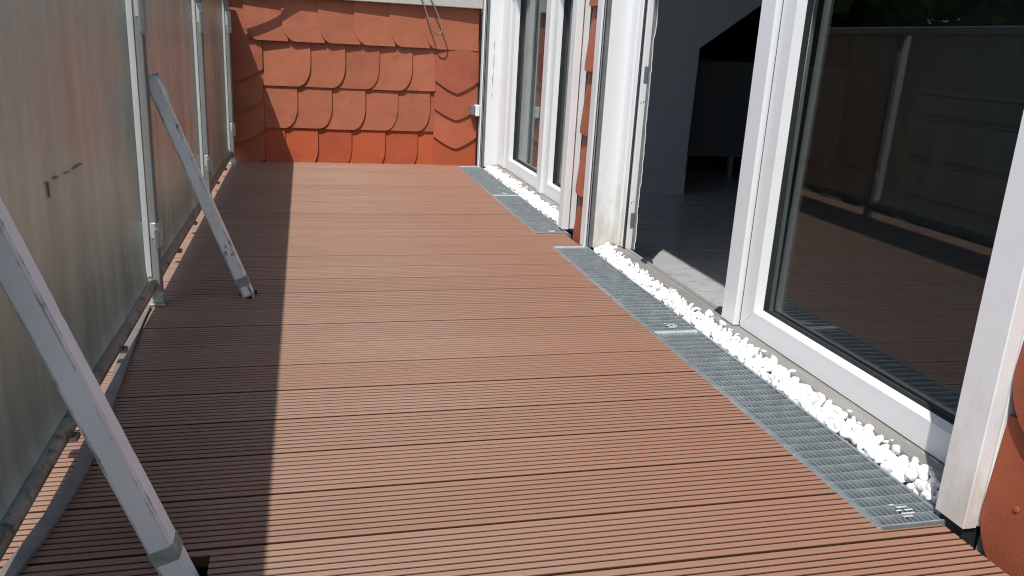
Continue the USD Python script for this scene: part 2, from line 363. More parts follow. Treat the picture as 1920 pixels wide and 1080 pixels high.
# ------------------------------------------------------------------ drain gratings
def make_grating(label, loc):
    L, W, T = 0.998, 0.139, 0.018
    t = thing('drain_grating', label, 'grating', loc, group='galvanised drain gratings along the doors')
    fr = 0.0035
    frame = cat(bb(0, fr, 0, L, -T, 0.003, 0.0008), bb(W - fr, W, 0, L, -T, 0.003, 0.0008), bb(fr, W - fr, 0, fr, -T, 0.003, 0.0008), bb(fr, W - fr, L - fr, L, -T, 0.003, 0.0008),
                bb(-0.006, -0.0005, -0.002, L + 0.002, -0.03, 0.0015, 0.0008), bb(W + 0.0005, W + 0.005, -0.002, L + 0.002, -0.03, 0.0015, 0.0008))
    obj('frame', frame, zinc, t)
    obj('end_bar', bb(fr + 0.0003, W - fr - 0.0003, L - fr - 0.0085, L - fr - 0.0005, -0.012, 0.0026, 0.0006), zinc_light, t)
    n = 33
    for i in range(1, n):
        y = i * L / n
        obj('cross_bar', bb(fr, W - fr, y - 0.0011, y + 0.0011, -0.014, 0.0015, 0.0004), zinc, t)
    nb = 13
    for i in range(1, nb):
        x = i * W / nb
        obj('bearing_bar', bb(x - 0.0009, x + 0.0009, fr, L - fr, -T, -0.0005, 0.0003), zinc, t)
    st = []
    for a, b_, c, d in ((0, 0.020, 0, 0.004), (0.004, 0.030, 0.009, 0.013), (0.000, 0.012, 0.019, 0.023), (0.018, 0.034, 0.019, 0.023), (0.008, 0.03, 0.029, 0.033), (0.0, 0.010, 0.038, 0.042)):
        st.append(bb(0.062 + a, 0.062 + b_, 0.020 + c, 0.020 + d, 0.0018, 0.0028, 0.0003))
    obj('stamp_plate', cat(*st), zinc_light, t)
    return t
G_SPOTS = [((0.9455, 1.0515, 0), 'galvanised mesh drain grating nearest the camera, ending beside the front white post'),
           ((0.9455, 2.0525, 0), 'galvanised mesh drain grating in front of the open doorway'),
           ((0.9405, 3.2875, 0), 'galvanised mesh drain grating at the near half of the far double door'),
           ((0.9405, 4.178, 0), 'galvanised mesh drain grating farthest away, ending at the tiled end wall')]
g0 = make_grating(G_SPOTS[0][1], G_SPOTS[0][0])
for i, (loc, lab) in enumerate(G_SPOTS[1:]):
    x = thing('drain_grating', lab, 'grating', loc, group='galvanised drain gratings along the doors')
    x.GetPrim().GetReferences().AddInternalReference(g0.GetPath())
    if i >= 1:
        x.AddScaleOp().Set(Gf.Vec3f(1, 0.888 if i == 1 else 0.990, 1))
    x.GetPrim().SetInstanceable(True)
for (y0, y1, x0, lab) in ((1.045, 3.054, 0.942, 'zinc drain channel under the near gratings'), (3.283, 5.17, 0.937, 'zinc drain channel under the far gratings')):
    t = thing('drain_channel', lab, 'drain')
    obj('tray', bb(x0, 1.088, y0, y1, -0.060, -0.024, 0.001), zinc_tray, t)
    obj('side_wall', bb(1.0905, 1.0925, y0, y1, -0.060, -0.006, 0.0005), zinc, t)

# ------------------------------------------------------------------ white pebbles
def pebble(center, size, rot):
    m = trimesh.creation.icosphere(subdivisions=2)
    v = np.array(m.vertices)
    d = meshkit.fbm(v * 1.3 + RNG.uniform(0, 50, 3), 3, int(RNG.integers(1000)))
    v *= (0.74 + 0.55 * d)[:, None]
    for _ in range(3):                                          # a few worn flats
        nrm = RNG.normal(size=3); nrm /= np.linalg.norm(nrm)
        h = RNG.uniform(0.62, 0.85)
        q = v @ nrm
        v -= np.where(q > h, (q - h) * 0.8, 0)[:, None] * nrm
    v *= size
    v = trimesh.transform_points(v, trimesh.transformations.random_rotation_matrix(rot))
    v += center
    return trimesh.Trimesh(v, m.faces, process=False)

def pebble_bed(label, y0, y1, n_parts, n_fill, near):
    t = thing('pebble_bed', label, 'pebbles')
    fill = []
    for i in range(n_fill):                                     # the lower layer, mostly hidden
        c = np.array([RNG.uniform(1.100, 1.165), RNG.uniform(y0 + 0.01, y1 - 0.01), RNG.uniform(-0.022, 0.002)])
        s = RNG.uniform(0.007, 0.0115) * np.array([1, RNG.uniform(0.8, 1.3), RNG.uniform(0.65, 0.9)])
        fill.append(pebble(c, s, RNG.random(3)))
    obj('pebble_fill', cat(*fill), pebble_mats[0], t, smooth=True, kind='stuff')
    for i in range(n_parts):
        y = y0 + 0.012 + (y1 - y0 - 0.024) * (i + RNG.uniform(-0.4, 0.4)) / n_parts
        x = 1.103 + 0.062 * ((i * 0.618034) % 1.0) + RNG.uniform(-0.004, 0.004)
        big = RNG.random()
        r = 0.0090 + 0.0060 * big * big
        z = -0.004 + 0.012 * (x - 1.10) / 0.06 + RNG.uniform(-0.003, 0.005)
        s = r * np.array([RNG.uniform(0.85, 1.15), RNG.uniform(0.9, 1.45), RNG.uniform(0.55, 0.8)])
        obj('pebble', pebble(np.array([x, y, z]), s, RNG.random(3)), pebble_mats[i % 3], t, smooth=True)
    return t
pebble_bed('white rounded pebbles between the near gratings and the open balcony door sill', 1.03, 3.035, 298, 1250, True)
pebble_bed('white rounded pebbles along the sill of the far double door', 3.41, 5.14, 270, 800, False)

# ------------------------------------------------------------------ tiled walls
def tile_mesh_y(poly, y_front, th, tilt_z=0.0, tilt_x=0.0, piv=(0, 0), bulge=0.0):
    """tile facing -y. poly in (x,z). tilt_z: gets prouder downwards, tilt_x: prouder to the right"""
    m = extr(poly, 'y', 0, th)
    if bulge:
        m = m.subdivide_to_size(0.05)
    v = np.array(m.vertices)
    v[:, 1] += y_front - tilt_z * (piv[1] - v[:, 2]) - tilt_x * (v[:, 0] - piv[0])
    if bulge:
        v[:, 1] += bulge * ((v[:, 0] - piv[0]) / 0.13) ** 2
    return trimesh.Trimesh(v, m.faces, process=False)

def arc_corner(cx, cz, rx, rz, a0, a1, n=9):
    return [(cx + rx * math.cos(a), cz + rz * math.sin(a)) for a in np.linspace(a0, a1, n)]

YB = 5.250
endwall = thing('end_wall', 'end wall of the terrace clad in curved terracotta shingles under a pale fascia', 'wall')
obj('backing', bb(-0.62, 1.07, YB + 0.022, YB + 0.22, -0.3, 1.05, 0.0), tile_red, endwall)
TH = 0.009
W_T = 0.204
def right_round(xr, zb, h, w, rx=0.078, rz=0.135):
    """right lower corner rounded; tile reaches w to the left under its neighbour"""
    pts = [(xr - w, zb + h), (xr - w, zb)]
    pts += [(xr - rx + rx * math.sin(a), zb + rz - rz * math.cos(a)) for a in np.linspace(0, math.pi / 2, 10)]
    pts += [(xr, zb + h)]
    return Polygon(pts)
ROWS = [(0.4525, [0.040, 0.243, 0.446, 0.645, 0.849], tile_weathered), (0.2065, [-0.040, 0.163, 0.362, 0.560, 0.759, 0.95], tile_weathered), (-0.040, [-0.118, 0.077, 0.279, 0.484, 0.686, 0.89], tile_bright)]
clip_box = sbox(-0.232, -1, 0.792, 2)
for zb, xs, mat in ROWS:
    for i, xr in enumerate(xs):
        jz = random.uniform(-0.002, 0.002)
        p = right_round(xr, zb + jz, 0.285, 0.30 if i == 0 else 0.245).intersection(clip_box)
        if p.is_empty or p.area < 1e-4:
            continue
        obj('tile', tile_mesh_y(p, YB, TH, tilt_z=0.060 + random.uniform(-0.008, 0.010), tilt_x=0.047 + random.uniform(-0.008, 0.006), piv=(xr - 0.20, zb + 0.285)), mat, endwall)
# top course: lower left corner rounded, running the other way, across the full width
for xl in (-0.545, -0.332, -0.121, 0.087, 0.294, 0.505, 0.715):
    zb = 0.709 + random.uniform(-0.002, 0.002)
    p = right_round(-xl, zb, 0.285, 0.245 if xl < 0.7 else 0.345)
    p = Polygon([(-a, b) for a, b in p.exterior.coords]).intersection(sbox(-0.56, -1, 1.052, 2))
    if p.is_empty:
        continue
    obj('tile', tile_mesh_y(p, YB - 0.010, TH, tilt_z=0.060 + random.uniform(-0.008, 0.010), tilt_x=-0.047 + random.uniform(-0.006, 0.008), piv=(xl + 0.20, zb + 0.285)), tile_weathered, endwall)
# pointed corner tiles on the right, a rounded column on the left by the railing
def pointed(cx, hw, z_side, z_tip, h):
    pts = [(cx - hw, z_side + h), (cx - hw, z_side)]
    n = 7
    for s in np.linspace(-1, 1, 2 * n + 1)[1:-1]:
        pts.append((cx + s * hw, z_tip + (z_side - z_tip) * (abs(s) ** 1.35)))
    pts += [(cx + hw, z_side), (cx + hw, z_side + h)]
    return Polygon(pts)
for zs, zt, mat in ((0.522, 0.447, tile_red), (0.350, 0.284, tile_red), (0.178, 0.107, tile_red), (0.005, -0.07, tile_bright)):
    obj('tile', tile_mesh_y(pointed(0.922, 0.137, zs, zt, 0.245), YB - 0.020, 0.009, tilt_z=0.07, piv=(0.922, zs + 0.245), bulge=0.012), mat, endwall)
for zs, zt in ((0.545, 0.462), (0.368, 0.285), (0.191, 0.108), (0.014, -0.07)):
    m = tile_mesh_y(pointed(-0.405, 0.171, zs, zt, 0.250), YB - 0.020, 0.009, tilt_z=0.07, piv=(-0.405, zs + 0.25), bulge=0.010)
    obj('tile', m, tile_weathered if zs > 0.1 else tile_red, endwall)
# pale fascia over the tiles
obj('fascia', bb(-0.62, 1.062, 5.192, 5.245, 0.956, 1.12, 0.003), fascia_mat, endwall)
obj('coping', bb(-0.62, 1.062, 5.182, 5.48, 1.122, 1.134, 0.002), fascia_mat, endwall)

# house wall along the doors with tile columns (facing -x)
house = thing('house_wall', 'house wall right of the terrace with terracotta shingles between white doors', 'wall')
obj('pier', bb(1.128, 1.285, 3.09, 3.345, -0.10, 2.12, 0), membrane, house)
obj('pier', bb(1.128, 1.285, -1.2, 1.0, -0.10, 2.12, 0), membrane, house)
obj('upper_wall', bb(1.105, 1.29, -1.2, 7.4, 2.125, 2.6, 0), concrete, house)
obj('end_pier', bb(1.128, 1.285, 5.255, 7.4, -0.10, 2.12, 0), concrete, house)
obj('plinth_bit', hull([(1.100, 0.975, -0.10), (1.127, 0.975, -0.10), (1.100, 1.004, -0.10), (1.127, 1.004, -0.10), (1.108, 0.98, 0.06), (1.127, 0.98, 0.06), (1.108, 1.003, 0.07), (1.127, 1.003, 0.075)]), concrete, house)
def tile_mesh_x(poly, x_front, th, tilt_z, piv_z, bow=0.0, yc=0.0, yh=0.12):
    """tile facing -x, poly in (y,z)"""
    m = extr(poly, 'x', 0, th)
    m = m.subdivide_to_size(0.04)
    v = np.array(m.vertices)
    v[:, 0] += x_front - tilt_z * (piv_z - v[:, 2]) + bow * ((v[:, 1] - yc) / yh) ** 2
    return trimesh.Trimesh(v, m.faces, process=False)
def far_round(ya, yb_, zb, h, ry=0.075, rz=0.085):
    """lower corner at the far (+y) end rounded"""
    pts = [(ya, zb + h), (ya, zb), (yb_ - ry, zb)]
    pts += [(yb_ - ry + ry * math.sin(a), zb + rz - rz * math.cos(a)) for a in np.linspace(0.1, math.pi / 2, 9)]
    pts += [(yb_, zb + h)]
    return Polygon(pts)
for zb in (-0.066, 0.180, 0.426, 0.674, 0.918, 1.163, 1.408, 1.654, 1.89):
    obj('tile', tile_mesh_x(far_round(3.100, 3.327, zb, 0.29), 1.112, 0.007, 0.085, zb + 0.29, 0.022, 3.20, 0.12), tile_weathered if zb > 0 else tile_red, house)
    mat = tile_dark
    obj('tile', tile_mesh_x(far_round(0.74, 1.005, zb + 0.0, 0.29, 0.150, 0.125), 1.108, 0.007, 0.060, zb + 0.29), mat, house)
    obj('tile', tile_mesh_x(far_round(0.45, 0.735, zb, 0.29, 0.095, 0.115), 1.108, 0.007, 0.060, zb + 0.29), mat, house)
nail = trimesh.creation.cylinder(radius=0.0048, height=0.006, sections=12, transform=trimesh.transformations.rotation_matrix(math.pi / 2, [0, 1, 0]))
nail.apply_translation([1.1000, 0.943, 0.087])
obj('nail', nail, tile_red, house)
eave = thing('roof_eave', 'white soffit and grey gutter of the roof eave above the doors', 'roof')
obj('soffit', bb(0.730, 1.40, -1.2, 7.4, 2.61, 2.65, 0.002), pvc, eave)
obj('gutter', bb(0.646, 0.725, -1.2, 7.4, 2.58, 2.68, 0.004), alu, eave)

# ------------------------------------------------------------------ balcony doors
XF = 1.200                      # outer face of the sashes
ZS = 0.018                      # top of the sill
HT = 2.10                       # head of the doors
def guide_rail(t, y_back, y_face, label=None):
    """roller shutter rail: white outer strip, two dark slots, grey inner strip"""
    g = obj('guide_rail', bb(1.068, 1.0755, y_face, y_back, 0.0, HT, 0.0012), pvc, t)
    obj('slot', bb(1.076, 1.0800, y_face + 0.012, y_back, 0.0, HT, 0), slot_dark, g)
    obj('rail_web', bb(1.0803, 1.0835, y_face + 0.001, y_back, 0.0, HT, 0.0008), alu, g)
    obj('slot', bb(1.0838, 1.0890, y_face + 0.012, y_back, 0.0, HT, 0), slot_dark, g)
    obj('rail_inner', bb(1.0893, 1.1040, y_face + 0.002, y_back, 0.0, HT, 0.001), slot_grey, g)
    return g
def sash(t, y0, y1, name='sash', w=0.062, tilt=0.4, x=XF, z0=ZS + 0.003):
    """a casement with mitred stiles and rails, beads, gaskets and a pane; y0 < y1"""
    s = obj(name, extr(Polygon([(y0, z0), (y0 + w, z0 + w), (y0 + w, HT - w - 0.02), (y0, HT - 0.02)]), 'x', x, x + 0.06), pvc, t)
    j = 0.0006
    obj('stile', extr(Polygon([(y1, z0 + j), (y1, HT - 0.02 - j), (y1 - w, HT - w - 0.02 - j), (y1 - w, z0 + w + j)]), 'x', x, x + 0.06), pvc, s)
    obj('bottom_rail', extr(Polygon([(y0 + j, z0), (y1 - j, z0), (y1 - w - j, z0 + w), (y0 + w + j, z0 + w)]), 'x', x, x + 0.06), pvc, s)
    obj('top_rail', extr(Polygon([(y0 + j, HT - 0.02), (y1 - j, HT - 0.02), (y1 - w - j, HT - w - 0.02), (y0 + w + j, HT - w - 0.02)]), 'x', x, x + 0.06), pvc, s)
    a0, a1, b0, b1 = y0 + w, y1 - w, z0 + w, HT - w - 0.02
    # glazing beads slope from the outer face to the glass
    def bead(p):                                               # p: triangle profile swept as hull of two ends
        return hull(p)
    d, k = 0.027, 0.006
    obj('bead', bead([(x + 0.001, a1, b0), (x + 0.001, a1, b1), (x + d, a1, b0), (x + d, a1, b1), (x + d, a1 - k, b0 + k), (x + d, a1 - k, b1 - k)]), pvc, s)
    obj('bead', bead([(x + 0.001, a0, b0), (x + 0.001, a0, b1), (x + d, a0, b0), (x + d, a0, b1), (x + d, a0 + k, b0 + k), (x + d, a0 + k, b1 - k)]), pvc, s)
    obj('bead', bead([(x + 0.001, a0, b0), (x + 0.001, a1, b0), (x + d, a0, b0), (x + d, a1, b0), (x + d, a0 + k, b0 + k), (x + d, a1 - k, b0 + k)]), pvc, s)
    g1 = d + 0.015
    obj('gasket', cat(bb(x + d - 0.001, x + g1, a1 - k - 0.003, a1 + 0.004, b0 + k, b1, 0), bb(x + d - 0.001, x + g1, a0 - 0.004, a0 + k + 0.003, b0 + k, b1, 0),
                      bb(x + d - 0.001, x + g1, a0 + k + 0.003, a1 - k - 0.003, b0 - 0.004, b0 + k + 0.002, 0)), slot_dark, s)
    pane = bb(x + g1 + 0.001, x + g1 + 0.005, a0 + 0.002, a1 - 0.002, b0 + 0.004, b1 - 0.002, 0)
    v = np.array(pane.vertices); v[:, 0] += math.tan(math.radians(tilt)) * (v[:, 2] - b0)
    obj('pane', trimesh.Trimesh(v, pane.faces, process=False), glass, s)
    return s

near = thing('balcony_door', 'white balcony door with open doorway and large fixed pane nearest the camera', 'door')
obj('sill', bb(1.158, 1.220, 1.03, 3.03, -0.12, ZS, 0.002), sill_mat, near, label='grey stained stone sill')
guide_rail(near, 3.090, 3.036)
obj('reveal', bb(1.1045, 1.192, 3.032, 3.088, 0.0, HT, 0.0015), pvc_dirty, near)
obj('jamb', bb(1.1945, 1.228, 2.953, 3.030, ZS + 0.002, HT, 0.003), pvc_dirty, near)
obj('jamb_cover', bb(1.1835, 1.194, 2.975, 3.030, ZS + 0.002, HT, 0.002), pvc_dirty, near)
rb = obj('rebate', bb(1.203, 1.2260, 2.928, 2.9515, ZS + 0.002, HT, 0.002), pvc_dirty, near)
obj('gasket', bb(1.1975, 1.2028, 2.938, 2.9525, ZS + 0.002, HT, 0.0), slot_dark, rb)
for z in (0.135, 0.68, 1.5):
    h = obj('hinge_plate', bb(1.210, 1.2245, 2.9245, 2.9275, z - 0.028, z + 0.028, 0.001), slot_grey, rb)
    obj('screw', cat(bb(1.214, 1.217, 2.9232, 2.9244, z + 0.01, z + 0.013, 0), bb(1.219, 1.222, 2.9232, 2.9244, z - 0.013, z - 0.01, 0)), alu, h)
for z, x in ((0.575, 1.207), (0.58, 1.217), (0.20, 1.207), (0.205, 1.216)):
    obj('hole', bb(x, x + 0.003, 2.9270, 2.9282, z, z + 0.004, 0), slot_dark, rb)
# ragged line of sealant between frame and plaster
n = 170
zz = np.linspace(ZS, HT, n)
ww = 0.003 + 0.008 * meshkit.fbm(np.stack([zz * 14, zz * 0 + 3, zz * 0], 1), 3, 5) + 0.003 * RNG.random(n)
pl = Polygon([(1.2265, z) for z in zz[::-1]] + [(1.2265 + w, z) for w, z in zip(ww, zz)])
obj('sealant', extr(pl.buffer(0), 'y', 2.927, 2.934), concrete, near, label='ragged grey sealant line')
pl2 = Polygon([(1.2268 + w, z) for w, z in zip(ww[::-1], zz[::-1])] + [(1.2300 + w, z) for w, z in zip(ww, zz)])
obj('plaster_edge', extr(pl2.buffer(0), 'y', 2.926, 2.934), pvc, near)
mul = obj('mullion', bb(1.184, 1.245, 2.028, 2.103, ZS + 0.002, HT, 0.002), pvc, near)
obj('gasket', bb(1.2015, 1.205, 2.0205, 2.0275, ZS + 0.002, HT, 0), slot_dark, mul)
sash(near, 1.082, 2.021, 'fixed_sash')
obj('threshold_strip', bb(1.205, 1.215, 2.104, 2.926, ZS + 0.0005, ZS + 0.006, 0.001), alu, near)
for y in (2.150, 2.740):
    obj('threshold_keeper', hull([(1.196, y - 0.022, ZS), (1.230, y - 0.022, ZS), (1.196, y + 0.022, ZS), (1.230, y + 0.022, ZS), (1.204, y - 0.014, ZS + 0.013), (1.226, y - 0.014, ZS + 0.013), (1.204, y + 0.010, ZS + 0.016), (1.226, y + 0.010, ZS + 0.016)]), slot_dark, near)
obj('head', bb(1.105, 1.26, 1.0, 3.09, HT + 0.0005, HT + 0.024, 0.001), pvc, near)
# front post: shutter rail box with a groove and a frayed foot
fp = obj('guide_post', bb(1.070, 1.098, 1.006, 1.074, 0.012, HT, 0.0018), pvc_dirty, near)
obj('groove', bb(1.0982, 1.1005, 1.012, 1.074, 0.012, HT, 0), slot_grey, fp)
obj('inner_strip', bb(1.1008, 1.16, 1.006, 1.076, 0.014, HT, 0.0018), pvc_dirty, fp)
obj('foot_gap', bb(1.078, 1.150, 1.012, 1.068, -0.04, 0.0115, 0.001), slot_dark, fp)

far = thing('balcony_door', 'white double balcony door with two closed glazed sashes at the far end', 'door')
obj('sill', bb(1.158, 1.29, 3.40, 5.16, -0.05, ZS, 0.002), sill_mat, far)
guide_rail(far, 5.215, 5.168)
obj('reveal', bb(1.1045, 1.190, 5.160, 5.213, 0.0, HT, 0.0015), pvc, far)
cr = []                                                     # split along the old reveal board
for z0, z1, x in ((0.72, 0.775, 1.139), (0.60, 0.70, 1.138), (0.50, 0.585, 1.136), (0.43, 0.465, 1.135)):
    zc = np.linspace(z0, z1, 9)
    xc = x + 0.0012 * np.sin(zc * 90) + 0.004 * (zc - 0.6)
    wv = 0.0012 * np.sin(np.linspace(0.1, 3.0, 9))
    cr.append(extr(Polygon(list(zip(xc - wv, zc)) + list(zip(xc[::-1] + wv[::-1], zc[::-1]))), 'y', 5.1586, 5.1602))
obj('crack', cat(*cr), slot_dark, far)
obj('jamb', bb(1.188, 1.245, 4.985, 5.158, ZS + 0.002, HT, 0.003), pvc, far)
sash(far, 4.195, 4.975, 'sash', tilt=0.0)
obj('mullion', bb(1.184, 1.245, 4.118, 4.188, ZS + 0.002, HT, 0.002), pvc, far)
sash(far, 3.40, 4.110, 'sash', tilt=0.0)
fp = obj('guide_post', bb(1.068, 1.098, 3.336, 3.398, 0.006, HT, 0.0018), pvc, far)
obj('groove', bb(1.0982, 1.1005, 3.340, 3.398, 0.006, HT, 0), slot_grey, fp)
obj('inner_strip', bb(1.1008, 1.185, 3.346, 3.398, 0.006, HT, 0.0018), pvc, fp)
obj('head', bb(1.105, 1.26, 3.337, 5.215, HT + 0.0005, HT + 0.024, 0.001), pvc, far)

bx = thing('switch_box', 'small grey and white box fixed low beside the far door frame', 'box', (1.03, 5.205, 0.35))
obj('body', bb(-0.022, 0.006, -0.030, 0.020, -0.028, 0.028, 0.003), slot_grey, bx)
obj('cover', bb(0.0065, 0.034, -0.034, 0.020, -0.034, 0.034, 0.003), pvc, bx)

# ------------------------------------------------------------------ room behind the doors
ZF = -0.11
fl = thing('room_floor', None, None, kind='structure')
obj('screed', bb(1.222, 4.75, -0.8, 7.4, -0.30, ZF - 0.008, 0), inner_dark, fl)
TW = 0.60
for i in range(6):
    for j in range(12):
        x0, y0 = 1.292 + (i - 0.5) * TW, 0.40 + j * TW
        x1, y1 = x0 + TW - 0.003, y0 + TW - 0.003
        x0 = max(x0, 1.222)
        obj('floor_tile', bb(x0, min(x1, 4.70), y0, y1, ZF - 0.0075, ZF + random.uniform(-0.0004, 0.0004), 0.0008), marble, fl)
room = thing('room', 'dim room seen through the open doorway with grey walls and sloping ceiling edge', 'room')
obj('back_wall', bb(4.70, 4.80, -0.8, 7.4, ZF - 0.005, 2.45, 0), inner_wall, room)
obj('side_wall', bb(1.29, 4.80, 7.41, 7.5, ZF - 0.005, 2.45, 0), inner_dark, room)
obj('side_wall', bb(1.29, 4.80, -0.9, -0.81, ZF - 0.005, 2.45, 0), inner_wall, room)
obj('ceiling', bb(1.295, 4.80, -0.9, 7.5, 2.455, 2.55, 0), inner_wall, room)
# partition with a niche under a slope
part = Polygon([(1.30, ZF), (2.362, ZF), (2.372, 0.795), (3.30, 1.47), (4.1, 2.05), (4.1, 2.45), (1.30, 2.45)])
pw = obj('partition', extr(part, 'y', 4.888, 4.98), inner_light, room)
obj('skirting', bb(1.31, 2.366, 4.874, 4.887, ZF + 0.0005, 0.018, 0.002), inner_light, pw)
cab = thing('cabinet', 'dark grey cabinet on thin legs in the niche of the room', 'cabinet', (2.62, 5.50, ZF))
obj('front', bb(0.0, 0.60, 0.0, 0.02, 0.165, 0.83, 0.002), cab_grey, cab)
obj('front', bb(0.605, 1.25, 0.0, 0.02, 0.165, 0.83, 0.002), cab_grey, cab)
obj('carcass', bb(0.0, 1.25, 0.021, 0.45, 0.16, 0.825, 0.002), inner_dark, cab)
obj('worktop', bb(-0.01, 1.26, -0.01, 0.46, 0.831, 0.85, 0.002), inner_dark, cab)
obj('handle', bb(0.52, 0.535, -0.025, -0.001, 0.25, 0.75, 0.002), inner_dark, cab)
for x in (0.04, 0.40, 1.2):
    obj('leg', bb(x, x + 0.03, 0.03, 0.06, 0.0, 0.159, 0.002), alu, cab)
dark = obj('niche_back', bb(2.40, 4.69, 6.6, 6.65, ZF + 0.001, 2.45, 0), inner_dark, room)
ch = thing('chest_of_drawers', 'pale chest of three wide drawers against the far room wall behind the glass', 'chest', (4.063, 3.0, ZF))
obj('carcass', bb(0.022, 0.47, 0, 1.99, 0.0, 0.70, 0.003), inner_dark, ch)
obj('top', bb(0.0, 0.48, -0.01, 2.0, 0.7005, 0.725, 0.003), chest_white, ch)
for z0, z1 in ((0.02, 0.235), (0.285, 0.52), (0.57, 0.68)):
    dr = obj('drawer', bb(0.0, 0.021, 0.0, 1.99, z0, z1, 0.002), chest_white, ch)
    obj('grip_ledge', bb(0.003, 0.021, 0.0, 1.99, z1 + 0.012, z1 + 0.020, 0.001), chest_white, dr)

# ------------------------------------------------------------------ railing
rail = thing('railing', 'galvanised sheet metal railing along the left edge with posts and clamps', 'railing')
XP = -0.432
POSTS = [-0.30, 1.036, 2.415, 3.760, 5.105]
for i in range(5):
    y0 = POSTS[i] - 0.012
    y1 = (POSTS[i + 1] - 0.053) if i < 4 else 5.236
    ny, nz = 90, 60
    Y, Z = np.meshgrid(np.linspace(y0, y1, ny), np.linspace(0.080, 0.928, nz), indexing='ij')
    q = np.stack([Y * 1.6, Z * 0.5, Y * 0 + i * 7.3], -1)
    X = XP + 0.0065 * (meshkit.fbm(q, 2, 3) - 0.5) + 0.0025 * (meshkit.noise(np.stack([Y * 9, Z * 0.9, Y * 0 + 5 + i], -1), 9) - 0.5)
    edge = np.minimum((Y - y0) / 0.05, (y1 - Y) / 0.05)
    X = X + 0.0015 * np.clip(1 - edge, 0, 1) ** 2                       # edges roll towards the posts
    X = X + 0.006 * np.clip(1 - (Z - 0.08) / 0.05, 0, 1) ** 2          # lower edge rolls over the rail
    if i == 2:
        X = X + 0.005 * np.exp(-((Y - 3.42 + 0.05 * (Z - 0.4)) / 0.02) ** 2)  # long crease
    v = np.stack([X, Y, Z], -1).reshape(-1, 3)
    back = v - [0.0016, 0, 0]
    N = ny * nz
    fs = []
    a, b = np.meshgrid(np.arange(ny - 1), np.arange(nz - 1), indexing='ij')
    i0 = (a * nz + b).ravel(); i1 = i0 + 1; i2 = i0 + nz; i3 = i2 + 1
    front = np.concatenate([np.stack([i0, i2, i3], 1), np.stack([i0, i3, i1], 1)])
    bk = front[:, ::-1] + N
    loop = list(range(0, nz)) + [k * nz + nz - 1 for k in range(1, ny)] + [(ny - 1) * nz + k for k in range(nz - 2, -1, -1)] + [k * nz for k in range(ny - 2, 0, -1)]
    side = []
    for s in range(len(loop)):
        p, q_ = loop[s], loop[(s + 1) % len(loop)]
        side += [[p, q_, q_ + N], [p, q_ + N, p + N]]
    m = trimesh.Trimesh(np.vstack([v, back]), np.vstack([front, bk, side]), process=False)
    if m.volume < 0:
        m.invert()
    pn = obj('panel', m, panel_metal, rail, smooth=40)
    obj('folded_edge', bb(-0.466, -0.4240, y0 - 0.0022, y0 - 0.0004, 0.085, 0.926, 0.0004), post_metal, pn)
    # rail under the panel
    if i == 4:
        continue
    yy = np.linspace(POSTS[i] + 0.019, POSTS[i + 1] - 0.019, 40)
    pts = np.stack([-0.424 + 0 * yy, yy, 0.066 + 0.0012 * np.sin(yy * 5)], 1)
    obj('bottom_rail', tube(pts, 0.0165, 14), rail_metal if i < 2 else rail_metal, rail, smooth=50)
    for fr in (0.35, 0.68):
        yb_ = y0 + fr * (y1 - y0)
        obj('rail_clip', bb(-0.445, -0.405, yb_ - 0.012, yb_ + 0.012, 0.038, 0.049, 0.002), rail_metal, rail)
for y in POSTS:
    p = obj('post', bb(-0.4235, -0.3990, y - 0.0125, y + 0.0125, 0.012, 0.925, 0.003), post_grey, rail)
    for z0, z1 in ((0.772, 0.862), (0.186, 0.245)):
        c = trimesh.creation.capsule(radius=0.0115, height=(z1 - z0) - 0.02, count=[12, 10])
        c.apply_translation([-0.400, y - 0.012, z0 + 0.010])
        c.apply_scale([1, 1, 1])
        cl = obj('clamp', cat(c, bb(-0.420, -0.391, y - 0.015, y + 0.015, z0 + 0.006, z1 - 0.006, 0.003)), post_metal, rail, smooth=40)
    obj('foot', cat(bb(-0.436, -0.392, y - 0.026, y + 0.026, 0.0015, 0.007, 0.002), bb(-0.430, -0.394, y - 0.018, y + 0.018, 0.0072, 0.040, 0.004)), post_metal if y > 4 else moss_metal, rail)
obj('handrail', bb(-0.446, -0.405, -1.2, 5.182, 0.9285, 0.967, 0.005), post_metal, rail)

scrape_mat = surf('scrape_grey', (0.31, 0.30, 0.28), 0.7, scale=40)
sc = []
for (ya, za), (yb_, zb_), w in (((1.556, 0.494), (1.560, 0.466), 0.0012), ((1.540, 0.4955), (1.575, 0.491), 0.0016), ((1.593, 0.494), (1.625, 0.493), 0.0030), ((1.66, 0.4915), (1.70, 0.490), 0.0010), ((1.72, 0.4905), (1.80, 0.4915), 0.0014)):
    dv = np.array([yb_ - ya, zb_ - za]); nv = np.array([-dv[1], dv[0]]) / np.linalg.norm(dv) * w
    sc.append(extr(Polygon([(ya, za), ((ya + yb_) / 2 + nv[0], (za + zb_) / 2 + nv[1]), (yb_, zb_), ((ya + yb_) / 2 - nv[0], (za + zb_) / 2 - nv[1])]), 'x', -0.4318, -0.4282))
obj('scrape', cat(*sc), scrape_mat, rail, label='dark scrape across the nearest panel')

